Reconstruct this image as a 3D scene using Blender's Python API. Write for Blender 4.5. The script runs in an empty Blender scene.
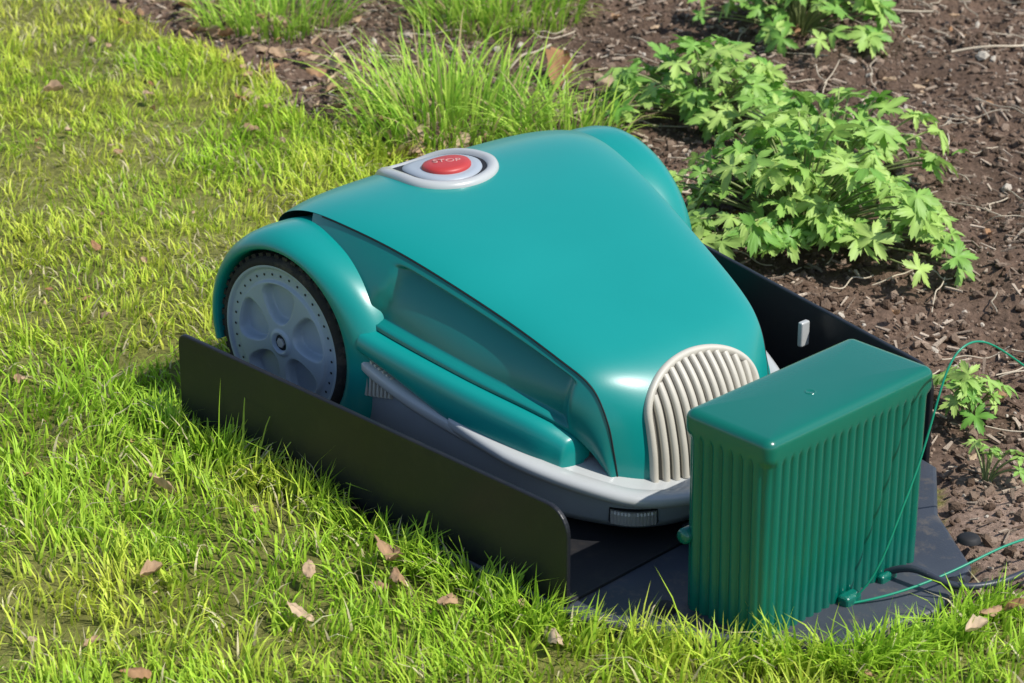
import bpy, math, random
import numpy as np
from mathutils import Vector, Matrix
random.seed(3); rng=np.random.default_rng(7)
scene=bpy.context.scene
R=math.radians
# ---------------------------------------------------------------- helpers
def col4(c): return (c[0],c[1],c[2],1.0)
def new_mat(name):
    m=bpy.data.materials.new(name); m.use_nodes=True
    nt=m.node_tree; b=nt.nodes["Principled BSDF"]; return m,nt,b
def plastic(name,c,rough=.35,var=.08,bump=.02,scale=60,spec=.5,coat=0,dirt=0.0,metal=0):
    m,nt,b=new_mat(name); N=nt.nodes; L=nt.links
    tc=N.new("ShaderNodeTexCoord")
    n=N.new("ShaderNodeTexNoise"); n.inputs["Scale"].default_value=scale*.12; n.inputs["Detail"].default_value=6
    L.new(tc.outputs["Object"],n.inputs["Vector"])
    cr=N.new("ShaderNodeValToRGB")
    cr.color_ramp.elements[0].position=.3; cr.color_ramp.elements[1].position=.7
    cr.color_ramp.elements[0].color=col4([x*(1-var) for x in c]); cr.color_ramp.elements[1].color=col4([min(1,x*(1+var)) for x in c])
    L.new(n.outputs["Fac"],cr.inputs["Fac"])
    out=cr.outputs["Color"]
    if dirt>0:
        n3=N.new("ShaderNodeTexNoise"); n3.inputs["Scale"].default_value=35; n3.inputs["Detail"].default_value=8; n3.inputs["Roughness"].default_value=.75
        L.new(tc.outputs["Object"],n3.inputs["Vector"])
        r3=N.new("ShaderNodeValToRGB"); r3.color_ramp.elements[0].position=.52; r3.color_ramp.elements[1].position=.75
        r3.color_ramp.elements[1].color=(dirt,dirt,dirt,1); L.new(n3.outputs["Fac"],r3.inputs["Fac"])
        mx=N.new("ShaderNodeMixRGB"); L.new(r3.outputs["Color"],mx.inputs["Fac"]); L.new(out,mx.inputs[1]); mx.inputs[2].default_value=(.22,.17,.11,1)
        out=mx.outputs["Color"]
    L.new(out,b.inputs["Base Color"])
    n2=N.new("ShaderNodeTexNoise"); n2.inputs["Scale"].default_value=scale*8; n2.inputs["Detail"].default_value=3
    L.new(tc.outputs["Object"],n2.inputs["Vector"])
    bp=N.new("ShaderNodeBump"); bp.inputs["Strength"].default_value=bump; bp.inputs["Distance"].default_value=.002
    L.new(n2.outputs["Fac"],bp.inputs["Height"]); L.new(bp.outputs["Normal"],b.inputs["Normal"])
    mr=N.new("ShaderNodeMapRange"); mr.inputs["To Min"].default_value=rough*.85; mr.inputs["To Max"].default_value=rough*1.2
    L.new(n.outputs["Fac"],mr.inputs["Value"]); L.new(mr.outputs["Result"],b.inputs["Roughness"])
    b.inputs["Specular IOR Level"].default_value=spec; b.inputs["Metallic"].default_value=metal
    b.inputs["Coat Weight"].default_value=coat; b.inputs["Coat Roughness"].default_value=.12
    return m
def attr_mat(name,rough=.5,trans=.0,spec=.3,bump=0,bscale=200):
    m,nt,b=new_mat(name); N=nt.nodes; L=nt.links
    a=N.new("ShaderNodeAttribute"); a.attribute_name="Col"
    L.new(a.outputs["Color"],b.inputs["Base Color"]); b.inputs["Roughness"].default_value=rough
    b.inputs["Specular IOR Level"].default_value=spec
    if bump:
        tc=N.new("ShaderNodeTexCoord"); n=N.new("ShaderNodeTexNoise"); n.inputs["Scale"].default_value=bscale
        L.new(tc.outputs["Object"],n.inputs["Vector"])
        bp=N.new("ShaderNodeBump"); bp.inputs["Strength"].default_value=bump; bp.inputs["Distance"].default_value=.003
        L.new(n.outputs["Fac"],bp.inputs["Height"]); L.new(bp.outputs["Normal"],b.inputs["Normal"])
    if trans>0:
        t=N.new("ShaderNodeBsdfTranslucent"); mix=N.new("ShaderNodeMixShader"); mix.inputs[0].default_value=trans
        L.new(a.outputs["Color"],t.inputs["Color"])
        L.new(b.outputs[0],mix.inputs[1]); L.new(t.outputs[0],mix.inputs[2])
        L.new(mix.outputs[0],N["Material Output"].inputs["Surface"])
    return m
def link(o,parent=None):
    scene.collection.objects.link(o)
    if parent is not None: o.parent=parent
    return o
def empty(name,loc=(0,0,0),rz=0):
    e=bpy.data.objects.new(name,None); e.location=loc; e.rotation_euler=(0,0,rz); e.empty_display_size=.05
    return link(e)
def mesh_obj(name,verts,faces,mat,parent=None,smooth=True,cols=None,solid=0,subsurf=0,bevel=0):
    me=bpy.data.meshes.new(name); me.from_pydata([tuple(map(float,v)) for v in verts],[],[tuple(map(int,f)) for f in faces]); me.update()
    if smooth: me.polygons.foreach_set("use_smooth",[True]*len(me.polygons))
    me.materials.append(mat)
    o=link(bpy.data.objects.new(name,me),parent)
    if bevel:
        md=o.modifiers.new("b","BEVEL"); md.width=bevel; md.segments=3; md.limit_method='ANGLE'; md.angle_limit=R(40)
    if subsurf:
        md=o.modifiers.new("ss","SUBSURF"); md.levels=subsurf; md.render_levels=subsurf
    return o
def tri_mesh(name,V,F,C,mat,parent=None,smooth=False):
    V=np.asarray(V,dtype=np.float32).reshape(-1,3); F=np.asarray(F,dtype=np.int32).reshape(-1,3)
    me=bpy.data.meshes.new(name)
    me.vertices.add(len(V)); me.vertices.foreach_set("co",V.ravel())
    me.loops.add(F.size); me.loops.foreach_set("vertex_index",F.ravel())
    me.polygons.add(len(F)); me.polygons.foreach_set("loop_start",np.arange(0,F.size,3,dtype=np.int32))
    me.polygons.foreach_set("loop_total",np.full(len(F),3,dtype=np.int32))
    me.polygons.foreach_set("use_smooth",np.full(len(F),smooth,dtype=bool))
    me.update(calc_edges=True)
    C=np.asarray(C,dtype=np.float32).reshape(-1,3); C4=np.ones((len(C),4),np.float32); C4[:,:3]=C
    at=me.color_attributes.new("Col","FLOAT_COLOR","POINT"); at.data.foreach_set("color",C4.ravel())
    me.materials.append(mat)
    return link(bpy.data.objects.new(name,me),parent)
def grid_obj(name,P,mat,parent=None,closed_u=False,flip=False,**k):
    P=np.asarray(P,float); nu,nv=P.shape[:2]; f=[]
    for i in range(nu if closed_u else nu-1):
        for j in range(nv-1):
            a=i*nv+j; b=((i+1)%nu)*nv+j; q=(a,b,b+1,a+1)
            f.append(q[::-1] if flip else q)
    return mesh_obj(name,P.reshape(-1,3),f,mat,parent,**k)
def cr(tab,u):
    tab=np.asarray(tab,float); n=len(tab); u=max(0,min(n-1,u)); i=min(int(u),n-2); t=u-i
    p1,p2=tab[i],tab[i+1]; p0=tab[i-1] if i>0 else 2*p1-p2; p3=tab[i+2] if i+2<n else 2*p2-p1
    return .5*((2*p1)+(-p0+p2)*t+(2*p0-5*p1+4*p2-p3)*t*t+(-p0+3*p1-3*p2+p3)*t**3)
def tube(name,pts,r,mat,parent=None,res=3):
    cu=bpy.data.curves.new(name,'CURVE'); cu.dimensions='3D'; cu.bevel_depth=r; cu.bevel_resolution=res; cu.resolution_u=8
    sp=cu.splines.new('NURBS'); sp.points.add(len(pts)-1); sp.use_endpoint_u=True; sp.order_u=4
    for p,q in zip(sp.points,pts): p.co=(*map(float,q),1)
    cu.materials.append(mat); cu.use_fill_caps=True
    return link(bpy.data.objects.new(name,cu),parent)
def lathe_disc(name,c,prof,mat,parent=None,axis='z',n=40,**k):
    P=[]
    for i in range(n):
        a=2*math.pi*i/n; row=[]
        for r,h in prof:
            if axis=='z': row.append((c[0]+r*math.cos(a),c[1]+r*math.sin(a),c[2]+h))
            else: row.append((c[0]+r*math.cos(a),c[1]+h,c[2]+r*math.sin(a)))
        P.append(row)
    return grid_obj(name,P,mat,parent,closed_u=True,**k)
_tab=rng.random((8,64,64))
def vnoise(x,y,s,k=0):
    x=np.asarray(x)*s+13.7; y=np.asarray(y)*s+7.3
    xi=np.floor(x).astype(int); yi=np.floor(y).astype(int); fx=x-xi; fy=y-yi
    fx=fx*fx*(3-2*fx); fy=fy*fy*(3-2*fy); T=_tab[k%8]
    g=lambda a,b:T[a%64,b%64]
    return (g(xi,yi)*(1-fx)+g(xi+1,yi)*fx)*(1-fy)+(g(xi,yi+1)*(1-fx)+g(xi+1,yi+1)*fx)*fy
def sstep(a,b,x):
    t=np.clip((x-a)/(b-a),0,1); return t*t*(3-2*t)
def inpoly(x,y,poly):
    x=np.asarray(x);y=np.asarray(y); r=np.zeros(x.shape,bool); n=len(poly)
    for i in range(n):
        x1,y1=poly[i]; x2,y2=poly[(i+1)%n]
        c=((y1>y)!=(y2>y))
        with np.errstate(divide='ignore',invalid='ignore'):
            xx=(x2-x1)*(y-y1)/(y2-y1+1e-12)+x1
        r^=c&(x<xx)
    return r
# ---------------------------------------------------------------- palette
teal=plastic("teal_satin_plastic",(.0006,.235,.212),rough=.34,var=.03,bump=.015,coat=.20)
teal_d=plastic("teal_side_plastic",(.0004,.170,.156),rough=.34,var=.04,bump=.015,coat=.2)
boxgreen=plastic("green_ribbed_plastic",(.0006,.128,.090),rough=.25,var=.05,bump=.03,coat=.3)
black=plastic("black_rail_plastic",(.013,.014,.018),rough=.38,var=.15,bump=.05,dirt=.05,spec=.35)
blackfloor=plastic("black_floor_plastic",(.010,.010,.012),rough=.6,var=.15,bump=.08,dirt=.08)
plateM=plastic("dark_base_plastic",(.045,.052,.068),rough=.5,var=.25,bump=.12,dirt=.5)
lgrey=plastic("light_grey_plastic",(.43,.44,.43),rough=.30,var=.05,bump=.03,dirt=.12,coat=.15)
cream=plastic("cream_vent_plastic",(.52,.485,.41),rough=.45,var=.05,bump=.03)
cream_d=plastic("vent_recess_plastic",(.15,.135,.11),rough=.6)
mgrey=plastic("mid_grey_plastic",(.33,.37,.41),rough=.45,var=.08,bump=.04,dirt=.12)
hub=plastic("wheel_hub_plastic",(.31,.38,.45),rough=.42,var=.08,bump=.05,dirt=.14)
rubber=plastic("tyre_rubber",(.018,.016,.015),rough=.85,var=.3,bump=.3,dirt=.35)
dark=plastic("dark_void_plastic",(.008,.008,.009),rough=.7)
red=plastic("red_button_plastic",(.42,.035,.032),rough=.45,var=.05)
white=plastic("pale_print",(.55,.28,.25),rough=.5)
lensM=plastic("lens_plastic",(.42,.40,.37),rough=.1,var=.25,coat=.8)
steel=plastic("steel_bolt",(.35,.35,.36),rough=.35)
wireM=plastic("green_wire_insulation",(.004,.26,.15),rough=.4)
cabM=plastic("dark_cable_insulation",(.03,.035,.05),rough=.4)
# ---------------------------------------------------------------- MOWER
mower=empty("robotic_lawn_mower",(0.0,-.09,.006),R(-2))
SH=.108   # body tapers along its own axis
C=[(-.118,.04),(-.116,.13),(-.105,.185),(-.080,.220),(-.03,.240),(.04,.248),(.15,.239),(.28,.213),(.375,.188),(.425,.168),(.458,.137),(.475,.095),(.482,.055)]
E=[(-.10,.185,.04),(-.10,.190,.13),(-.095,.194,.180),(-.075,.198,.209),(-.02,.20,.231),(.05,.195,.2365),(.15,.176,.227),(.28,.150,.201),(.37,.133,.177),(.412,.1215,.158),(.432,.116,.126),(.441,.113,.090),(.445,.109,.055)]
def S(s,v):
    c=cr(C,s); e=cr(E,s); a=abs(v)
    k=.22*a**2+.78*a**7
    return np.array([c[0]+(e[0]-c[0])*a**2.4, e[1]*v, c[1]+(e[2]-c[1])*k])
def SN(s,v):
    d=1e-3; a=S(min(12,s+d),v)-S(max(0,s-d),v); b=S(s,v+d)-S(s,v-d); n=np.cross(a,b); n/=np.linalg.norm(n)+1e-12
    return n
vs=np.sin(np.linspace(-1,1,61)*math.pi/2); ss=np.linspace(0,12,145)
grid_obj("hood",[[S(s,v) for v in vs] for s in ss],teal,mower)
B=[(.02,.222,.165),(.06,.222,.160),(.15,.212,.148),(.27,.188,.134),(.36,.158,.119),(.395,.140,.106),(.415,.128,.090),(.432,.119,.070),(.446,.111,.052)]
for sg,tag in((-1,"right"),(1,"left")):
    P=[]; nS=130; nW=56
    for i in range(nS):
        s=4.2+(12-4.2)*i/(nS-1); e=cr(E,s); b=cr(B,max(0,s-4)); row=[]
        for j in range(nW):
            w=j/(nW-1)
            p=e*(1-w)+b*w
            xx=p[0]
            bul=.006*math.sin(math.pi*w)
            top=.11; bot=.95
            m=float(sstep(.145,.160,xx+.03*w)*(1-sstep(.380,.398,xx))*sstep(top,top+.06,w)*(1-sstep(bot-.06,bot,w)))
            y=p[1]+bul-.012*m
            row.append((xx,sg*(y-.001),p[2]-.001))
        P.append(row)
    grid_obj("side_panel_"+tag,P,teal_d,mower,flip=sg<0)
    tube("hood_seam_"+tag,[ (lambda e:(e[0],sg*(e[1]+.0002),e[2]-.0014))(cr(E,s)) for s in np.linspace(4.5,12,40)],.0009,dark,mower,1)
    P=[]
    for i in range(70):
        u=i/69; s=5.80+(9.55-5.80)*u; b=cr(B,s-4)
        endk=math.sqrt(max(0,1-((u-.90)/.10)**2)) if u>.90 else 1
        h=(.022+.034*float(sstep(0,.5,u))-.010*float(sstep(.6,1,u)))*endk+.001
        o=(.021)*(.35+.65*endk)*(1 if u<.92 else max(.05,endk)); z=b[2]-.002-(1-endk)*.020; y=b[1]-.006
        prof=[(-.008,.0),(.3*o,.0),(.75*o,-.002),(o,-.08*h-.003),(o+.003,-.3*h-.003),(o+.005,-.7*h-.002),(o+.003,-h),(o*.8,-h-.004),(-.008,-h-.004)]
        P.append([(b[0],sg*(y+a),z+c) for a,c in prof])
    grid_obj("side_ledge_"+tag,P,teal,mower,flip=sg<0,subsurf=1)
    W=empty("drive_wheel_"+tag,((.002,-.209,-.003) if sg<0 else (.006,.214,.003)),R(5.5) if sg<0 else -R(5)); W.parent=mower
    P=[]
    prof=[(.140,.112),(.165,.121),(.188,.1245),(.210,.1255),(.228,.1245),(.240,.1215),(.2485,.116),(.2525,.1105),(.2525,.107),(.249,.1045),(.225,.1045)]
    for i in range(96):
        th=R(196-(196+34)*i/95); fl=float(sstep(R(80),R(0),th)) ; row=[]
        for y,r in prof:
            k=(r-.1045)/.021
            rr=r+fl*.024*k
            row.append((rr*math.cos(th),sg*(y-.2),.105+rr*math.sin(th)*.985))
        P.append(row)
    grid_obj("wheel_fender_"+tag,P,teal,W,flip=sg>0)
    Z0=.101
    tp=[(.05,0),(.088,0),(.098,.004),(.1005,.012),(.1005,.038),(.0985,.046),(.0925,.0512),(.088,.049)]
    lathe_disc("tyre",(0,0,Z0),[(r,sg*h) for r,h in tp],rubber,W,axis='y',n=96,flip=sg<0)
    V=[];F=[]
    for i in range(48):
        for q in range(2):
            a=2*math.pi*(i+.5*q)/48; y0,y1=(.006,.024) if q==0 else (.026,.046)
            idx=len(V)
            for rr in(.096,.1025):
                for da in(-.035,.035):
                    for yy in(y0,y1): V.append((rr*math.cos(a+da),sg*yy,Z0+rr*math.sin(a+da)))
            for f in((0,1,3,2),(4,6,7,5),(0,4,5,1),(2,3,7,6),(0,2,6,4),(1,5,7,3)): F.append([idx+t for t in f])
    mesh_obj("tread",V,F,rubber,W,smooth=False)
    nr,na=64,240; P=[]
    for i in range(na):
        a=2*math.pi*i/na; row=[]
        for j in range(nr+1):
            r=.0895*j/nr
            pk=0
            for q in range(5):
                a0=2*math.pi*q/5+.35; rad=r*math.cos(a-a0)-.0450; tan=r*math.sin(a-a0)
                if r*math.cos(a-a0)<=.010: continue
                wt=.0232+.36*rad
                if wt<=.004: continue
                dd=(abs(rad)/.0235)**2.4+(abs(tan)/wt)**2.6
                pk=max(pk,1-float(sstep(.60,1.0,dd)))
            d=.0500-.0120*pk
            d-=.0035*float(sstep(.0705,.0717,r))
            d+=.0035*float(sstep(.0850,.0862,r))
            d+=.0025*float(1-sstep(.014,.016,r))-.004*float(1-sstep(.0100,.0108,r))
            row.append((r*math.cos(a),sg*d,Z0+r*math.sin(a)))
        P.append(row)
    grid_obj("hub",P,hub,W,closed_u=True,flip=sg<0)
    V=[];F=[]
    for i in range(36):
        a=2*math.pi*i/36; cx,cz=.0783*math.cos(a),Z0+.0783*math.sin(a); idx=len(V)
        for q in range(8):
            b=2*math.pi*q/8; V.append((cx+.0016*math.cos(b),sg*.0469,cz+.0016*math.sin(b)))
        F.append([idx+q for q in range(8)])
    mesh_obj("rim_holes",V,F,dark,W,smooth=False)
    lathe_disc("axle_nut",(0,0,Z0),[(.0,sg*.0515),(.0050,sg*.0515),(.0058,sg*.0510),(.0058,sg*.046)],steel,W,axis='y',n=6,smooth=False,flip=sg<0)
    lathe_disc("axle_washer",(0,0,Z0),[(.0,sg*.0490),(.0090,sg*.0490),(.0094,sg*.046)],dark,W,axis='y',n=24,flip=sg<0)
    V=[];F=[]
    for i in range(9):
        x=.122+i*.0065; zt=.124-.0018*i; zb=.070+.0016*i; y=.224-.0008*i; idx=len(V)
        for xx in(x,x+.0036):
            for (yy,zz) in((y,zb),(y+.006,zb+.002),(y+.003,zt-.002),(y-.01,zt)): V.append((xx,sg*yy,zz))
        F+= [[idx,idx+1,idx+2,idx+3],[idx+7,idx+6,idx+5,idx+4],[idx,idx+4,idx+5,idx+1],[idx+1,idx+5,idx+6,idx+2],[idx+2,idx+6,idx+7,idx+3]]
    mesh_obj("side_intake_ribs_"+tag,V,F,cream,mower,smooth=False)
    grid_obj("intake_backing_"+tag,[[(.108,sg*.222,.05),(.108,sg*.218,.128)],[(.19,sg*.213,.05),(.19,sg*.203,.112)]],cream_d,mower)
def boxm(name,x0,x1,y0,y1,z0,z1,mat,parent,bevel=.004):
    V=[(x,y,z) for x in(x0,x1) for y in(y0,y1) for z in(z0,z1)]
    F=[(0,1,3,2),(4,6,7,5),(0,4,5,1),(2,3,7,6),(0,2,6,4),(1,5,7,3)]
    return mesh_obj(name,V,F,mat,parent,smooth=False,bevel=bevel)
boxm("inner_light_block",-.09,.34,-.13,.13,.03,.12,dark,mower,.02)  # unseen dark block added inside the body to keep light out
boxm("wheel_well_light_block",-.08,.11,-.180,.180,.05,.17,dark,mower,.02)  # dark filler block added behind the wheels to block light
half=[(.112,.226,.116),(.135,.228,.108),(.17,.225,.100),(.22,.217,.090),(.30,.199,.078),(.38,.174,.067),(.44,.143,.058),(.48,.110,.051),(.503,.06,.047),(.510,0,.046)]
full=[(x,-y,z) for x,y,z in half]+[(x,y,z) for x,y,z in half[::-1][1:]]
OUT=[cr(full,u) for u in np.linspace(0,len(full)-1,150)]
NRM=[]
for i in range(len(OUT)):
    t=OUT[min(i+1,149)]-OUT[max(i-1,0)]; n=np.array([t[1],-t[0]]); n/=np.linalg.norm(n); NRM.append(n)
def sweep(name,prof,mat,**k):
    P=[[ (o[0]+n[0]*a,o[1]+n[1]*a,(o[2]+c) if rel else c) for a,c,rel in prof] for o,n in zip(OUT,NRM)]
    return grid_obj(name,P,mat,mower,**k)
sweep("bumper_trim",[(-.06,.014,1),(-.02,.010,1),(-.005,.0085,1),(.0015,.0065,1),(.003,.004,1),(.003,-.003,1),(.001,-.006,1),(-.006,-.007,1),(-.012,-.007,1)],lgrey)
P=[]
ids=list(range(30,121))
for q,i in enumerate(ids):
    o,n=OUT[i],NRM[i]; e=min(1,q/8,(len(ids)-1-q)/8); wd_=.002+.009*e
    P.append([(o[0]+n[0]*a,o[1]+n[1]*a,o[2]+c) for a,c in((-.010,.0085),(-.006,.0115),(wd_*.6,.0105),(wd_,.008),(wd_+.001,.004),(wd_,-.001),(-.002,-.004))])
grid_obj("guide_strip",P,lgrey,mower)
sweep("lower_skirt",[(-.004,-.006,1),(-.005,-.010,1),(-.008,.024,0),(-.016,.013,0),(-.09,.010,0)],mgrey)
for sg in(-1,1):
    i=75+sg*18; o=OUT[i]; n=NRM[i]; t=np.array([-n[1],n[0]])
    for nm,hw,pd,mt,z0,z1 in(("lens_frame",.0275,-.0012,dark,.0190,.0405),("indicator_lens",.0265,.0012,lensM,.0200,.0395)):
        V=[]
        for q,a in enumerate(np.linspace(-hw,hw,29)):
            row=[]
            rib=.0005*(q%2) if nm=="indicator_lens" else 0
            for h,d in((z1,-.010),(z1-.0008,.0),(z1-.004,.001),(z0+.004,.000),(z0,-.010)):
                dd=d+pd+rib-.006*(a/.026)**2-(.006 if q in(0,28) else 0)
                row.append((o[0]+n[0]*dd+t[0]*a,o[1]+n[1]*dd+t[1]*a,h))
            V.append(row)
        grid_obj(nm,V,mt,mower,smooth=False)
HW=.081; VT=9.0; VM=10.35
def vtop(y,hw=HW,top=VT,mid=VM):
    q=min(1,abs(y)/hw); return mid-(mid-top)*math.sqrt(max(0,1-q*q))
sgn=1 if SN(10.5,0)[0]>0 else -1
def onS(y,s,off):
    e=cr(E,s)[1]; v=y/e; return S(s,v)+SN(s,v)*off*sgn
def outline(hw,top,mid,bot=11.95):
    o=[(-hw,bot+(mid-bot)*t) for t in np.linspace(0,1,14)][:-1]
    for a in np.linspace(math.pi,0,44): o.append((hw*math.cos(a),mid-(mid-top)*math.sin(a)))
    o+=[(hw,mid+(bot-mid)*t) for t in np.linspace(0,1,14)][1:]
    return o
rings=[(HW,VT,0,0),(HW-.001,VT+.03,0,.0045),(HW-.003,VT+.09,0,.0065),(HW-.0070,VT+.17,0,.006),(HW-.0085,VT+.21,0,.001)]
P=[]
ols=[outline(h,t,VM) for h,t,_,_ in rings]
for k in range(len(ols[0])): P.append([onS(ols[r][k][0],ols[r][k][1],rings[r][3]) for r in range(len(rings))])
grid_obj("front_vent_rim",P,cream,mower)
P=[]
for y in np.linspace(-HW+.006,HW-.006,27):
    t0=vtop(y,HW-.005,VT+.15); P.append([onS(y,t0+(11.95-t0)*q,.001) for q in np.linspace(0,1,24)])
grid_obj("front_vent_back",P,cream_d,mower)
V=[];F=[]
for k in range(-6,7):
    y=k*.0108; t0=vtop(y,HW-.007,VT+.2); base=len(V)
    for q in np.linspace(0,1,26):
        s=t0+(11.95-t0)*q
        for dy,of in((-.0039,.0005),(-.0033,.0045),(-.0013,.0058),(.0013,.0058),(.0033,.0045),(.0039,.0005)): V.append(onS(y+dy,s,of))
    for i in range(25):
        for j in range(5):
            a=base+i*6+j; F.append((a,a+6,a+7,a+1))
mesh_obj("front_vent_slats",V,F,cream,mower)
PCY=-.022
xs_=np.array([S(s,0)[0] for s in np.linspace(1,9,400)]); zs_=[S(s,0)[2] for s in np.linspace(1,9,400)]; sv_=np.linspace(1,9,400)
def patch(name,cx,hx,hy,prof,mat,n=72,rear=1.0):
    P=[]
    for i in range(n):
        a=2*math.pi*i/n; ca,sa=math.cos(a),math.sin(a)
        ey=np.sign(sa)*abs(sa)**(1.0 if ca>0 else .75)
        row=[]
        for sc,of in prof:
            x=cx+hx*ca*sc*(rear if ca<0 else 1); y=PCY+hy*ey*sc
            s=np.interp(x,xs_,sv_); p=onS(y,s,0)
            row.append((p[0],p[1],p[2]+of))
        P.append(row)
    return grid_obj(name,P,mat,mower,closed_u=True)
patch("button_pod",.014,.060,.064,[(1.0,-.004),(1.0,.001),(.97,.0045),(.90,.0065),(.80,.005),(.76,.0005)],lgrey,rear=1.85)
patch("button_pod_well",.014,.060,.064,[(.79,.0015),(.6,.0015),(.3,.0015),(.001,.0015)],dark,rear=1.85)
patch("button_pod_plate",.012,.044,.044,[(1.0,.001),(.97,.0035),(.8,.004),(.001,.004)],mgrey,rear=1.4)
patch("stop_button",.014,.028,.030,[(1,.002),(1,.0060),(.93,.0085),(.7,.0095),(.35,.0100),(.001,.0102)],red)
tx=bpy.data.curves.new("stop_label",'FONT'); tx.body="STOP"; tx.size=.0135; tx.align_x='CENTER'; tx.align_y='CENTER'; tx.extrude=.0003; tx.materials.append(white)
to=link(bpy.data.objects.new("stop_label",tx),mower)
to.location=(.014,PCY-SH*.014,float(np.interp(.014,xs_,zs_))+.0102); to.rotation_euler=(0,R(-1),R(57))
boxm("front_badge_slot",.438,.446,-.104,-.092,.060,.065,dark,mower,.001)
for o in mower.children:
    if o.type=='MESH':
        me=o.data; co=np.empty(len(me.vertices)*3,np.float32); me.vertices.foreach_get("co",co); co=co.reshape(-1,3); co[:,1]-=SH*co[:,0]; me.vertices.foreach_set("co",co.ravel()); me.update()
    elif o.type=='CURVE' and o.data.splines:
        for p in o.data.splines[0].points: p.co=(p.co[0],p.co[1]-SH*p.co[0],p.co[2],1)
# ---------------------------------------------------------------- DOCK
dock=empty("charging_dock")
plate_poly=[(-.085,-.419),(.535,-.419),(.625,-.375),(.745,-.265),(.768,-.15),(.735,-.055),(.64,.010),(.57,.095),(-.085,.225)]
def prism(name,poly,z0,z1,mat,parent,bevel=.003):
    n=len(poly); V=[(x,y,z0) for x,y in poly]+[(x,y,z1) for x,y in poly]
    F=[list(range(n))[::-1],list(range(n,2*n))]+[[i,(i+1)%n,n+(i+1)%n,n+i] for i in range(n)]
    return mesh_obj(name,V,F,mat,parent,smooth=False,bevel=bevel)
prism("base_plate",plate_poly,-.012,.008,plateM,dock,.004)
prism("dark_floor_mat",[(-.07,-.405),(.515,-.405),(.505,-.25),(.495,.10),(-.07,.20)],.006,.0115,blackfloor,dock,.001)
def rail(name,p0,p1,h,parent,th=.006,cr_=.028):
    d=np.array(p1)-np.array(p0); L=np.linalg.norm(d); d/=L; nn=np.array([-d[1],d[0]])
    o=[(0,-.02),(0,h-.012)]+[(.012-.012*math.cos(a),h-.012+.012*math.sin(a)) for a in np.linspace(.3,math.pi/2,5)]
    o+=[(L-cr_+cr_*math.sin(a),h-cr_+cr_*math.cos(a)) for a in np.linspace(0,math.pi/2,10)]+[(L,-.02)]
    n=len(o); V=[]
    for k in(0,th):
        for s,z in o: V.append((p0[0]+d[0]*s+nn[0]*k,p0[1]+d[1]*s+nn[1]*k,z))
    F=[list(range(n)),list(range(n,2*n))[::-1]]+[[i,n+i,n+(i+1)%n,(i+1)%n] for i in range(n)]
    return mesh_obj(name,V,F,black,parent,smooth=False,bevel=.0018)
rail("side_rail_right",(-.087,-.427),(.517,-.413),.113,dock)
rail("side_rail_left",(-.087,.228),(.548,.104),.113,dock)
boxm("rail_clip",.345,.352,.118,.132,.07,.100,lgrey,dock,.002)
for x,y in((.70,-.015),(.75,-.10),(.585,-.345)):
    lathe_disc("anchor_peg",(x,y,.008),[(0,.006),(.008,.006),(.011,.004),(.0125,0)],dark,dock)
boxm("contact_tongue",.50,.575,-.235,-.12,.0110,.03,dark,dock,.004)
# ---------------------------------------------------------------- BOX
bx=empty("ribbed_charger_box",(.639,-.203,.002),R(1.0))
hx,hy,rc=.055,.1255,.011
def rrect(hx,hy,rc):
    pts=[]
    segs=[((hx,-hy+rc),(hx,hy-rc),(1,0)),((hx-rc,hy),(-hx+rc,hy),(0,1)),((-hx,hy-rc),(-hx,-hy+rc),(-1,0)),((-hx+rc,-hy),(hx-rc,-hy),(0,-1))]
    cen=[(hx-rc,hy-rc,0),(-hx+rc,hy-rc,90),(-hx+rc,-hy+rc,180),(hx-rc,-hy+rc,270)]
    for (a,b,nn),(cx,cy,a0) in zip(segs,cen):
        L=math.dist(a,b); nrib=max(1,round(L/.0122)); m=nrib*12
        for i in range(m):
            t=i/m; ph=t*nrib
            pts.append((a[0]+(b[0]-a[0])*t,a[1]+(b[1]-a[1])*t,nn[0],nn[1],ph))
        for i in range(8):
            an=R(a0+90*i/8); pts.append((cx+rc*math.cos(an),cy+rc*math.sin(an),math.cos(an),math.sin(an),0.0))
    return pts
BH=.210
RR=rrect(hx,hy,rc); P=[]
zl=[0]+list(np.linspace(.02,BH-.022,8))+[BH-.019,BH-.016,BH-.013,BH-.010,BH]
for (x,y,nx,ny,ph) in RR:
    g=min(1,abs(math.sin(math.pi*ph))**.6) if ph>0 else 0
    row=[]
    for z in zl:
        k=1-sstep(BH-.022,BH-.012,z)
        d=-.0042*(1-g)*k
        tp=-.002*(1-z/BH)
        row.append((x+nx*(d+tp),y+ny*(d+tp),z))
    for a in np.linspace(.2,1,6):
        an=a*math.pi/2; row.append((x-nx*.010*(1-math.cos(an)),y-ny*.010*(1-math.cos(an)),BH+.009*math.sin(an)))
    P.append(row)
grid_obj("ribbed_shell",P,boxgreen,bx,closed_u=True)
top=[p[-1] for p in P]
n=len(top); V=[]; F=[]
for k,(sc,zz) in enumerate(((1,0),(.9,.0006),(.5,.0012))):
    for p in top: V.append((p[0]*sc,p[1]*sc,p[2]+zz))
for k in range(2):
    for i in range(n): F.append((k*n+i,k*n+(i+1)%n,(k+1)*n+(i+1)%n,(k+1)*n+i))
V.append((0,0,BH+.0104))
for i in range(n): F.append((2*n+i,2*n+(i+1)%n,3*n))
mesh_obj("lid",V,F,boxgreen,bx)
lathe_disc("moulding_mark",(.008,-.012,BH+.0103),[(0,.0002),(.004,.0002),(.0047,.0007),(.0055,.0004),(.006,-.0006)],boxgreen,bx,n=24)
lathe_disc("screw_boss",(-.047,-.126,.085),[(0,-.004),(.006,-.004),(.008,-.001),(.008,.01)],boxgreen,bx,axis='y',n=20)
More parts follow.
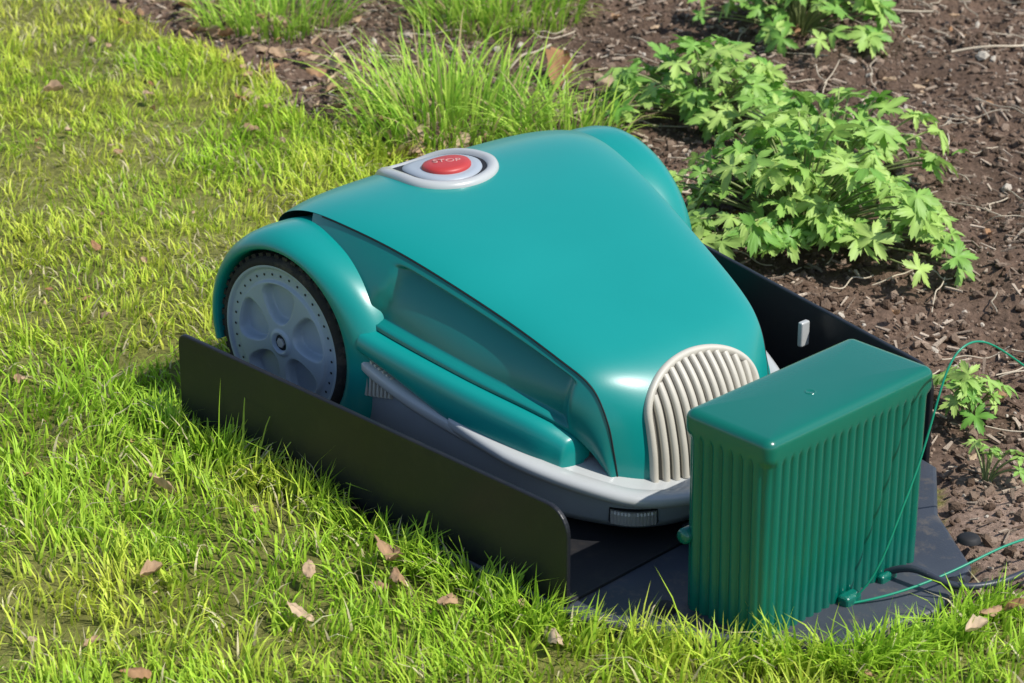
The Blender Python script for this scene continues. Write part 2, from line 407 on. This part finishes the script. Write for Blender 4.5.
boxm("cable_clip",.053,.067,-.012,.012,.0,.016,boxgreen,bx,.004)
boxm("cable_clip_small",.053,.061,.05,.075,.0,.014,boxgreen,bx,.003)
bw=empty("boundary_wire")
tube("raised_wire",[(.699,-.205,.008),(.710,-.195,.02),(.719,-.18,.05),(.722,-.163,.095),(.723,-.138,.14),(.722,-.118,.19),(.72,-.10,.236),(.72,-.078,.254),(.722,-.045,.252),(.725,.01,.211),(.74,.12,.12),(.76,.3,.02),(.8,.5,.0)],.0011,wireM,bw)
tube("ground_wire",[(.699,-.21,.008),(.725,-.18,.014),(.748,-.12,.024),(.757,-.06,.032),(.765,-.005,.036),(.79,.12,.02),(.83,.4,.006)],.0013,wireM,bw)
tube("power_cable",[(.69,-.135,.012),(.715,-.128,.03),(.748,-.128,.022),(.775,-.115,.020),(.792,-.078,.020),(.795,-.03,.020),(.80,.1,.008),(.85,.4,.004)],.0038,cabM,None)
# ---------------------------------------------------------------- GROUND
EDGE=[(-40,3.2),(-4,.9),(-1.43,.48),(-.95,.40),(-.56,.32),(0,.24),(.3,.19),(.6,.08),(.77,-.12),(.82,-.07),(.845,.2),(.87,.6),(.95,1.6),(1.3,4.0),(1.3,40),(-40,40)]
def soilmask(x,y):
    wx=x+.05*(vnoise(x,y,9,1)-.5)+.03*(vnoise(x,y,30,2)-.5); wy=y+.09*(vnoise(x,y,8,3)-.5)+.04*(vnoise(x,y,28,4)-.5)
    return inpoly(wx,wy,EDGE)
core=np.arange(-1.9,1.9,.0095)
outr=[ .02,.05,.1,.2,.4,.8,1.6,3,6,12,24,40]
ax=np.concatenate([[-1.9-o for o in outr[::-1]],core,[core[-1]+o for o in outr]])
GX,GY=np.meshgrid(ax,ax,indexing='ij'); gx=GX.ravel(); gy=GY.ravel()
sm=soilmask(gx,gy).astype(float)
fb=lambda x,y:(vnoise(x,y,6,0)-.5)*.028+(vnoise(x,y,22,1)-.5)*.016+(vnoise(x,y,60,2)-.5)*.010+(vnoise(x,y,105,5)-.5)*.007
SINK=[(-.10,-.43),(.55,-.43),(.64,-.38),(.755,-.27),(.778,-.15),(.74,-.045),(.65,.02),(.58,.105),(-.10,.24)]
def gheight(x,y):
    m=soilmask(x,y)
    z=np.where(m,fb(x,y)-.004,(vnoise(x,y,7,4)-.5)*.010-.001)
    k=np.where(inpoly(x,y,SINK),0.,1.)
    dx=np.maximum(np.maximum(-.11-x,x-.80),0); dy=np.maximum(np.maximum(-.45-y,y-.25),0)
    k2=sstep(0,.12,np.hypot(dx,dy)); z=z*(.3+.7*k2)-.005*(1-k2)
    z=z*k-.016*(1-k)
    near=sstep(6,2.5,np.hypot(x,y)); return z*near
gz=gheight(gx,gy)
V=np.stack([gx,gy,gz],1); n=len(ax)
ii=(np.arange(n-1)[:,None]*n+np.arange(n-1)[None,:]).ravel()
F=np.concatenate([np.stack([ii,ii+n,ii+n+1],1),np.stack([ii,ii+n+1,ii+1],1)])
gm,nt,b=new_mat("ground_soil_and_turf"); N=nt.nodes; L=nt.links
a=N.new("ShaderNodeAttribute"); a.attribute_name="Col"; tc=N.new("ShaderNodeTexCoord")
n1=N.new("ShaderNodeTexNoise"); n1.inputs["Scale"].default_value=120; n1.inputs["Detail"].default_value=9; n1.inputs["Roughness"].default_value=.75
L.new(tc.outputs["Object"],n1.inputs["Vector"])
mr=N.new("ShaderNodeMapRange"); mr.inputs["From Min"].default_value=.3; mr.inputs["From Max"].default_value=.7; mr.inputs["To Min"].default_value=.4; mr.inputs["To Max"].default_value=1.6
L.new(n1.outputs["Fac"],mr.inputs["Value"])
mul=N.new("ShaderNodeVectorMath"); mul.operation='SCALE'; L.new(a.outputs["Color"],mul.inputs[0]); L.new(mr.outputs["Result"],mul.inputs["Scale"])
L.new(mul.outputs["Vector"],b.inputs["Base Color"]); b.inputs["Roughness"].default_value=.95; b.inputs["Specular IOR Level"].default_value=.15
bp=N.new("ShaderNodeBump"); bp.inputs["Strength"].default_value=1.0; bp.inputs["Distance"].default_value=.008; L.new(n1.outputs["Fac"],bp.inputs["Height"]); L.new(bp.outputs["Normal"],b.inputs["Normal"])
soilc=np.array([.175,.116,.082]); turfc=np.array([.22,.22,.06])
pv=(.70+.6*vnoise(gx,gy,5,6))[:,None]
far=sstep(2.2,5,np.hypot(gx,gy))[:,None]
pale=sstep(.30,.0,np.hypot(gx-.76,gy-.10))[:,None]
Cg=(sm[:,None]*(soilc*(1+.9*pale)+np.array([.05,.05,.05])*pale)+(1-sm[:,None])*(turfc*(1-far)+np.array([.20,.30,.04])*far))*pv
tri_mesh("ground",V,F,Cg,gm,smooth=True)
# ---------------------------------------------------------------- GRASS
def blades(pos,L,W,az,lean,cols,twist=None,seg=3):
    n=len(pos); t=np.linspace(0,1,seg+1)
    d=np.stack([np.cos(az),np.sin(az),np.zeros(n)],1); sd=np.stack([-np.sin(az+twist),np.cos(az+twist),np.zeros(n)],1)
    V=np.zeros((n,2*seg+1,3)); Cc=np.zeros((n,2*seg+1,3))
    for k in range(seg+1):
        h=t[k]; out=lean*(h**1.8)*L; up=L*h*np.sqrt(np.clip(1-(lean*h*.85)**2,.02,1))
        c=pos+d*out[:,None]; c[:,2]+=up
        w=W*(1-h**1.7)*.5*(.75+.5*min(1,h*3))
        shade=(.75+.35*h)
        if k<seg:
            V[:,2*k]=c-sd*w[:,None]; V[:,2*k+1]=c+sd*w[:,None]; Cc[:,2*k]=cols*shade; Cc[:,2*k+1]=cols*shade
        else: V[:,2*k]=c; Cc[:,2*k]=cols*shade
    f=[]
    for k in range(seg-1): f+=[(2*k,2*k+1,2*k+3),(2*k,2*k+3,2*k+2)]
    f.append((2*seg-2,2*seg-1,2*seg))
    f=np.array(f); F=(np.arange(n)[:,None,None]*(2*seg+1)+f[None]).reshape(-1,3)
    return V.reshape(-1,3),F,Cc.reshape(-1,3)
def camab(x,y): return .6852*x+.7284*y, -.7284*x+.6852*y
def gen_positions(n,x0,x1,y0,y1): return rng.uniform(x0,x1,n),rng.uniform(y0,y1,n)
keepout=[(-.093,-.429),(.54,-.429),(.63,-.382),(.752,-.270),(.778,-.15),(.745,-.045),(.65,.02),(.58,.105),(-.093,.24)]
x,y=gen_positions(450000,-2.6,1.5,-1.8,1.8)
fx=rng.uniform(-.12,.84,34000); fy=rng.uniform(-.50,-.05,34000)
kp=inpoly(fx,fy,[(-.13,-.465),(.56,-.465),(.66,-.41),(.79,-.29),(.82,-.15),(.80,-.05),(.0,-.05)])
x=np.concatenate([x,fx[kp]]); y=np.concatenate([y,fy[kp]]); fringe=np.concatenate([np.zeros(len(x)-kp.sum(),bool),np.ones(kp.sum(),bool)])
a_,b_=camab(x,y)
inner=(np.abs(a_)<.62+.17*b_)&(b_>-.92)&(b_<1.65)
keep=np.where(inner,1.0,.10)>rng.random(len(x))
tuft=vnoise(x,y,26,2)*.6+vnoise(x,y,55,3)*.4
patchy=vnoise(x,y,11,0)
keep&=(rng.random(len(x))<(.16+1.12*tuft)*(.55+.7*patchy))
keep&=~soilmask(x,y)&~inpoly(x,y,keepout)
x=x[keep];y=y[keep];inner=inner[keep];tuft=tuft[keep];patchy=patchy[keep];fringe=fringe[keep]
n=len(x)
big=vnoise(x,y,3.2,5)*.5+vnoise(x,y,9,6)*.5
nearfront=sstep(.40,.0,np.abs(y+.50))*sstep(-.6,-.1,x)
nearfront=np.maximum(nearfront,sstep(-.5,-.75,camab(x,y)[1])*.7)
nearfront=np.maximum(nearfront,sstep(.55,.70,x)*(y<0)*.9)
lush=np.clip(nearfront*(.55+.6*vnoise(x,y,13,4))+.7*sstep(.58,.75,vnoise(x,y,5,2)),0,1)
ls=.008+.015*rng.random(n)**1.5+.016*tuft*big*1.4
ls*=1+.80*lush; ls=np.where(inner,ls,ls*1.1); ls=np.where(fringe,ls*1.15+.005,ls)
sb=rng.random(n)<.015; ls[sb]*=1.7
wd=(.0014+.0016*rng.random(n))*(1+.25*lush); wd=np.where(inner,wd,wd*2.4)
ang=2*math.pi*vnoise(x,y,14,7)*1.5; az=ang+rng.normal(0,1.2,n)
lean=np.clip(rng.beta(2,2.0,n)*1.1+.05,0,.98)
g1=np.array([.54,.72,.060]); g2=np.array([.34,.62,.045]); g3=np.array([.86,.86,.14]); st=np.array([.74,.65,.38])
q=rng.random(n); mix=np.clip(big*2.1-.34+rng.normal(0,.22,n)+.12-.70*lush,0,1)[:,None]
cols=g2*(1-mix)+g3*mix; cols=.6*cols+.4*(g1*(.6+.8*rng.random(n))[:,None])
yel=(q<.06+.22*sstep(.42,.75,1-patchy)*(1-lush)); cols[yel]=st*(.55+.6*rng.random(yel.sum()))[:,None]; lean[yel]=np.clip(lean[yel]+.35,0,.98)
cols*=(.70+.5*rng.random(n))[:,None]; cols=np.clip(cols,0,.88)
pos=np.stack([x,y,gheight(x,y)-.002],1)
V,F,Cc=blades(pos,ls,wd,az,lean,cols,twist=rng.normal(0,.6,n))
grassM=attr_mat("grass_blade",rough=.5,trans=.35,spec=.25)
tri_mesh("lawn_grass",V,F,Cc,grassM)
def clump(name,cx,cy,n,rad,Lm,colA,colB,wid=.003):
    r=rad*np.sqrt(rng.random(n)); th=rng.random(n)*2*math.pi
    px=cx+r*np.cos(th); py=cy+r*np.sin(th)
    az=th+rng.normal(0,.6,n); lean=np.clip(.30+.6*r/rad+rng.normal(0,.3,n),.05,.97)
    m=rng.random(n)[:,None]; c=np.array(colA)*(1-m)+np.array(colB)*m
    dead=rng.random(n)<.12; c[dead]=np.array([.50,.40,.20])
    V,F,Cc=blades(np.stack([px,py,gheight(px,py)-.004],1),Lm*(.35+.85*rng.random(n)),wid*(.6+.7*rng.random(n)),az,lean,c,twist=rng.normal(0,.5,n),seg=6)
    return tri_mesh(name,V,F,Cc,grassM)
ca_,cb_=(.24,.50,.04),(.60,.80,.12)
clump("grass_clump",-.62,.46,620,.140,.13,ca_,cb_,.0034)
clump("grass_clump",-.47,.54,260,.09,.10,ca_,cb_,.0034)
clump("grass_clump",-.97,.88,650,.14,.11,ca_,cb_)
clump("grass_clump",-1.20,.60,450,.12,.10,ca_,cb_)
clump("grass_clump",-1.50,.66,450,.12,.09,ca_,cb_)
clump("daffodil_leaves",-.60,1.52,40,.03,.16,(.30,.55,.10),(.45,.65,.12),.010)
# ---------------------------------------------------------------- SOIL CLODS
t_=(1+5**.5)/2
iv=np.array([(-1,t_,0),(1,t_,0),(-1,-t_,0),(1,-t_,0),(0,-1,t_),(0,1,t_),(0,-1,-t_),(0,1,-t_),(t_,0,-1),(t_,0,1),(-t_,0,-1),(-t_,0,1)]); iv/=np.linalg.norm(iv[0])
if_=np.array([(0,11,5),(0,5,1),(0,1,7),(0,7,10),(0,10,11),(1,5,9),(5,11,4),(11,10,2),(10,7,6),(7,1,8),(3,9,4),(3,4,2),(3,2,6),(3,6,8),(3,8,9),(4,9,5),(2,4,11),(6,2,10),(8,6,7),(9,8,1)])
def rotmats(n):
    q=rng.normal(size=(n,4)); q/=np.linalg.norm(q,axis=1)[:,None]; w,x,y,z=q.T
    return np.stack([np.stack([1-2*(y*y+z*z),2*(x*y-z*w),2*(x*z+y*w)],1),np.stack([2*(x*y+z*w),1-2*(x*x+z*z),2*(y*z-x*w)],1),np.stack([2*(x*z-y*w),2*(y*z+x*w),1-2*(x*x+y*y)],1)],1)
x,y=gen_positions(75000,-1.8,1.1,-.3,2.0)
aa,bb=camab(x,y)
k=soilmask(x,y)&~inpoly(x,y,keepout)&((np.abs(aa)<.68+.17*bb)|(rng.random(len(x))<.2)); x=x[k];y=y[k]; n=len(x)
sz=.0010+.0065*rng.random(n)**9+.0016*rng.random(n)
sc=sz[:,None]*(.6+.8*rng.random((n,3)))
Vv=iv[None]*(1+.5*(rng.random((n,12,1))-.5))*sc[:,None,:]
Vv=np.einsum('nij,nkj->nki',rotmats(n),Vv)+np.stack([x,y,gheight(x,y)+sz*.25],1)[:,None,:]
F=(np.arange(n)[:,None,None]*12+if_[None]).reshape(-1,3)
m=rng.random(n)[:,None]**1.5; cc=np.array([.10,.065,.044])*(1-m)+np.array([.34,.25,.185])*m
cc[rng.random(n)<.03]=np.array([.50,.44,.36])
clodM=attr_mat("soil_crumbs",rough=.95,spec=.1,bump=.6,bscale=500)
tri_mesh("soil_clods",Vv.reshape(-1,3),F,np.repeat(cc,12,axis=0),clodM)
def chips(name,n,box,Lr,Wr,ca,cb,mask):
    x,y=gen_positions(n,*box); k=mask(x,y)&~inpoly(x,y,keepout); x=x[k];y=y[k]; n=len(x)
    cube=np.array([(i,j,k) for i in(-1,1) for j in(-1,1) for k in(-1,1)],float)
    cf=np.array([(0,1,3),(0,3,2),(4,6,7),(4,7,5),(0,4,5),(0,5,1),(2,3,7),(2,7,6),(0,2,6),(0,6,4),(1,5,7),(1,7,3)])
    s=np.stack([rng.uniform(*Lr,n)/2,rng.uniform(*Wr,n)/2,rng.uniform(.0005,.0015,n)],1)
    az=rng.random(n)*6.283; tilt=rng.normal(0,.2,n)
    v=cube[None]*s[:,None,:]; v[:,:,1]*=(1-.5*(cube[None,:,0]>0)); v[:,:,2]+=v[:,:,0]*np.tan(tilt)[:,None]
    X=v[:,:,0]*np.cos(az)[:,None]-v[:,:,1]*np.sin(az)[:,None]; Y=v[:,:,0]*np.sin(az)[:,None]+v[:,:,1]*np.cos(az)[:,None]
    P=np.stack([X+x[:,None],Y+y[:,None],v[:,:,2]+(gheight(x,y)+.004)[:,None]],2)
    m=rng.random(n)[:,None]**1.5; c=np.array(ca)*(1-m)+np.array(cb)*m
    tri_mesh(name,P.reshape(-1,3),(np.arange(n)[:,None,None]*8+cf[None]).reshape(-1,3),np.repeat(c,8,axis=0),clodM)
chips("bark_chips",17000,(-2.2,1.3,-.3,2.4),(.004,.026),(.0012,.006),(.11,.072,.05),(.58,.47,.36),soilmask)
twigM=plastic("dry_twig",(.50,.42,.31),rough=.8,var=.3,bump=.3)
tw=empty("dry_twigs")
for k in range(200):
    if k<10:
        px,py,L0,az0=[(-.62,1.30,.34,.7),(-.70,1.25,.22,1.0),(-.26,1.36,.28,1.2),(-.50,.72,.18,.9),(-.25,.52,.2,1.1),(-.75,.72,.2,2.0),(-.20,.48,.16,.8),(-.58,1.38,.26,1.5),(-.52,.55,.16,.3),(-.60,1.22,.3,.2)][k]
    else:
        px,py=rng.uniform(-1.2,.7),rng.uniform(.15,1.7); L0=rng.uniform(.03,.12); az0=rng.random()*3.1
        if not soilmask(np.array([px]),np.array([py]))[0]: continue
    pts=[]
    for q in range(6):
        u=q/5; dx=L0*(u-.5); w=rng.normal(0,.005)
        X=px+dx*math.cos(az0)-w*math.sin(az0); Y=py+dx*math.sin(az0)+w*math.cos(az0)
        pts.append((X,Y,float(gheight(np.array([X]),np.array([Y]))[0])+.006+abs(rng.normal(0,.004))))
    tube("twig",pts,.0009 if k>9 else .0019,twigM,tw,1)
def deadleaves(name,spots,mat):
    V=[];F=[];Cc=[]
    for (px,py,s,z) in spots:
        az=rng.random()*6.283; tx_,ty_=rng.normal(0,.35,2); curl=rng.uniform(.3,1.8)*(1 if rng.random()<.6 else -1); c=np.array([.36,.19,.09])*(1-(m:=rng.random()))+np.array([.60,.45,.30])*m
        nu,nv=9,7; base=len(V)
        for i in range(nu):
            u=i/(nu-1); w=math.sin(math.pi*min(1,u*.93+.04))**.7*.30*(1+.12*math.sin(u*19+px*50))
            for j in range(nv):
                v=(j/(nv-1)-.5)*2
                X=(u-.5)*s; Y=w*v*s*(1+.10*math.sin(u*27+j)); Z=s*(curl*(.38*v*v*w*2)+.25*curl*(u-.5)**2+.06*math.sin(9*u+5*v+px*70))
                Z+=X*tx_+Y*ty_
                V.append((px+X*math.cos(az)-Y*math.sin(az),py+X*math.sin(az)+Y*math.cos(az),z+Z)); Cc.append(c*(.75+.5*rng.random())*(.7 if j==nv//2 else 1))
        for i in range(nu-1):
            for j in range(nv-1):
                a=base+i*nv+j; F+=[(a,a+nv,a+nv+1),(a,a+nv+1,a+1)]
    return tri_mesh(name,V,F,Cc,mat,smooth=True)
deadM=attr_mat("dead_leaf",rough=.7,trans=.2,spec=.2)
spots=[]
for px,py,s in[(.335,-.485,.042),(.365,-.50,.028),(.44,-.50,.032),(.36,-.62,.026),(.30,-.56,.022),(.06,-.56,.030),(.56,-.47,.024),(.815,-.13,.030),(.82,-.10,.024),(.83,-.17,.024),(-.78,.22,.028),(-.45,.30,.045),(-.50,.36,.05),(-.55,.33,.045),(-.42,.36,.045),(-.38,.33,.045),(-.66,.72,.065),(-.60,.77,.05),(-1.1,.10,.03),(-1.0,.2,.025),(.34,-.80,.028),(.20,-.68,.024)]:
    spots.append((px,py,s,.021 if not soilmask(np.array([px]),np.array([py]))[0] else .012))
for k in range(560):
    px,py=rng.uniform(-1.7,1.0),rng.uniform(-1.0,1.7)
    if inpoly(np.array([px]),np.array([py]),keepout)[0]: continue
    so_=soilmask(np.array([px]),np.array([py]))[0]
    spots.append((px,py,.006+(.018 if so_ else .012)*rng.random()**2,.008 if so_ else .011))
for k in range(140):
    px=rng.uniform(-1.5,-.3); py=.50-(px+1.43)*.16+rng.normal(.02,.06)
    spots.append((px,py,rng.uniform(.010,.036),.010))
deadleaves("fallen_leaves",spots,deadM)
# ---------------------------------------------------------------- GERANIUM PLANTS
leafM=attr_mat("geranium_leaf",rough=.5,trans=.3,spec=.35)
stemM=plastic("geranium_stem",(.24,.28,.10),rough=.6,var=.2)
outl=[]
tips=[-128,-64,0,64,128]
for i,tp_ in enumerate(tips):
    Lr=[.78,.95,1.0,.95,.78][i]
    for da,rr_ in((-31,.30),(-27,.46),(-21,.72),(-16,.60),(-13,.72),(-9,.92),(-6,.84),(0,1.04),(6,.84),(9,.92),(13,.72),(16,.60),(21,.72),(27,.46),(31,.30)):
        outl.append((R(tp_+da),rr_*Lr,abs(da)/31))
NL=len(outl)
def leafverts():
    V=[(0,0,0)]
    for f in(.35,.7,1.0):
        for a,r,l in outl:
            r_=.24+(r-.24)*((f-.35)/.65) if f>.35 else .2
            V.append((r_*math.cos(a),r_*math.sin(a),-.24*r_*r_+.06*l*f))
    V=np.array(V); F=[]
    for i in range(NL-1):
        F.append((0,1+i,2+i))
        for k in range(2):
            a=1+k*NL+i; b=a+NL; F+=[(a,b,b+1),(a,b+1,a+1)]
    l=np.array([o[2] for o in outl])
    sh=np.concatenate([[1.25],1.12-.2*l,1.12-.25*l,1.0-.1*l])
    return V,np.array(F),sh
LV,LF,LS=leafverts()
def plant(name,cx,cy,rx,ry,h,n,ls=(.026,.042),seed=0):
    e=empty(name,(cx,cy,0)); V=[];F=[];Cc=[]; st=[]
    for k in range(n):
        r=math.sqrt(rng.random()); a=rng.random()*6.283
        wob=1+.25*math.sin(3*a+seed)+.15*math.sin(5*a+seed*2)
        x=rx*r*math.cos(a)*wob; y=ry*r*math.sin(a)*wob
        z=h*(1-.75*r*r)*(.30+.8*rng.random())+.012
        s=rng.uniform(*ls)*(1 if rng.random()<.75 else .6)
        outv=np.array([x/rx,y/ry,0])*(.55)+np.array([rng.normal(0,.38),rng.normal(0,.38),1.0]); outv/=np.linalg.norm(outv)
        yaw=math.atan2(y,x)+rng.normal(0,.7)
        xa=np.array([math.cos(yaw),math.sin(yaw),0]); xa-=outv*np.dot(xa,outv); xa/=np.linalg.norm(xa); ya=np.cross(outv,xa)
        M=np.stack([xa,ya,outv],1)
        lv=LV.copy(); lv[:,2]*=rng.uniform(.3,2.0); lv[:,2]+=.05*np.sin(lv[:,0]*6+k)+.05*np.sin(lv[:,1]*7+2*k)
        v=(lv*s)@M.T+np.array([x,y,z])
        m=rng.random(); c=np.array([.17,.39,.06])*(1-m)+np.array([.46,.63,.16])*m
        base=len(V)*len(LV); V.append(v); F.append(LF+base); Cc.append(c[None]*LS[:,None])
        if rng.random()<.75: st.append((x,y,z))
    tri_mesh("leaves",np.concatenate(V),np.concatenate(F),np.concatenate(Cc),leafM,e,smooth=True)
    cu=bpy.data.curves.new("stems",'CURVE'); cu.dimensions='3D'; cu.bevel_depth=.0013; cu.bevel_resolution=1; cu.materials.append(stemM)
    for (x,y,z) in st:
        sp=cu.splines.new('NURBS'); sp.points.add(3); sp.use_endpoint_u=True; sp.order_u=4
        for p,q in zip(sp.points,[(x*.12,y*.12,-.01),(x*.3,y*.3,z*.6),(x*.8,y*.8,z*.95),(x,y,z)]): p.co=(*q,1)
    link(bpy.data.objects.new("stems",cu),e)
plant("geranium_plant",.005,.515,.190,.160,.14,220,seed=1)
plant("geranium_plant",-.08,.68,.15,.15,.12,110,seed=5)
plant("geranium_plant",-.40,.77,.15,.12,.10,105,seed=2)
plant("geranium_plant",-.58,1.18,.16,.15,.11,110,seed=3)
plant("geranium_plant",.50,.24,.05,.045,.05,26,(.016,.028),seed=4)
plant("geranium_plant",.61,.13,.04,.03,.035,9,(.012,.018),seed=6)
# ---------------------------------------------------------------- LIGHT
w=bpy.data.worlds.new("World"); scene.world=w; w.use_nodes=True; nt=w.node_tree
sky=nt.nodes.new("ShaderNodeTexSky"); sky.sky_type='NISHITA'; sky.sun_disc=False
sd=Vector((.90,.43,0)).normalized(); el=R(53); az=math.atan2(sd.x,sd.y)
sky.sun_elevation=el; sky.sun_rotation=az; sky.air_density=1; sky.dust_density=.6
bg=nt.nodes["Background"]; nt.links.new(sky.outputs[0],bg.inputs[0]); bg.inputs[1].default_value=.148
sun=bpy.data.lights.new("sun",'SUN'); sun.energy=5.0; sun.angle=R(.5); sun.color=(1,.97,.91)
so=link(bpy.data.objects.new("sun",sun)); dv=Vector((sd.x*math.cos(el),sd.y*math.cos(el),math.sin(el)))
so.rotation_euler=(-dv).to_track_quat('-Z','Y').to_euler(); so.location=dv*5
# ---------------------------------------------------------------- CAMERA
cam=bpy.data.cameras.new("camera"); co=link(bpy.data.objects.new("camera",cam)); scene.camera=co
cam.sensor_width=36; cam.lens=96.68; cam.clip_end=200; cam.clip_start=.05
hd=Vector((-.7284,.6852,0)); D=3.3; p=R(24)
look=Vector((hd.x*math.cos(p),hd.y*math.cos(p),-math.sin(p)))
co.location=-look*D; co.rotation_euler=look.to_track_quat('-Z','Y').to_euler()
cam.dof.use_dof=True; cam.dof.focus_distance=2.95; cam.dof.aperture_fstop=13
scene.view_settings.view_transform='Standard'; scene.view_settings.look='None'; scene.view_settings.exposure=0; scene.view_settings.gamma=1
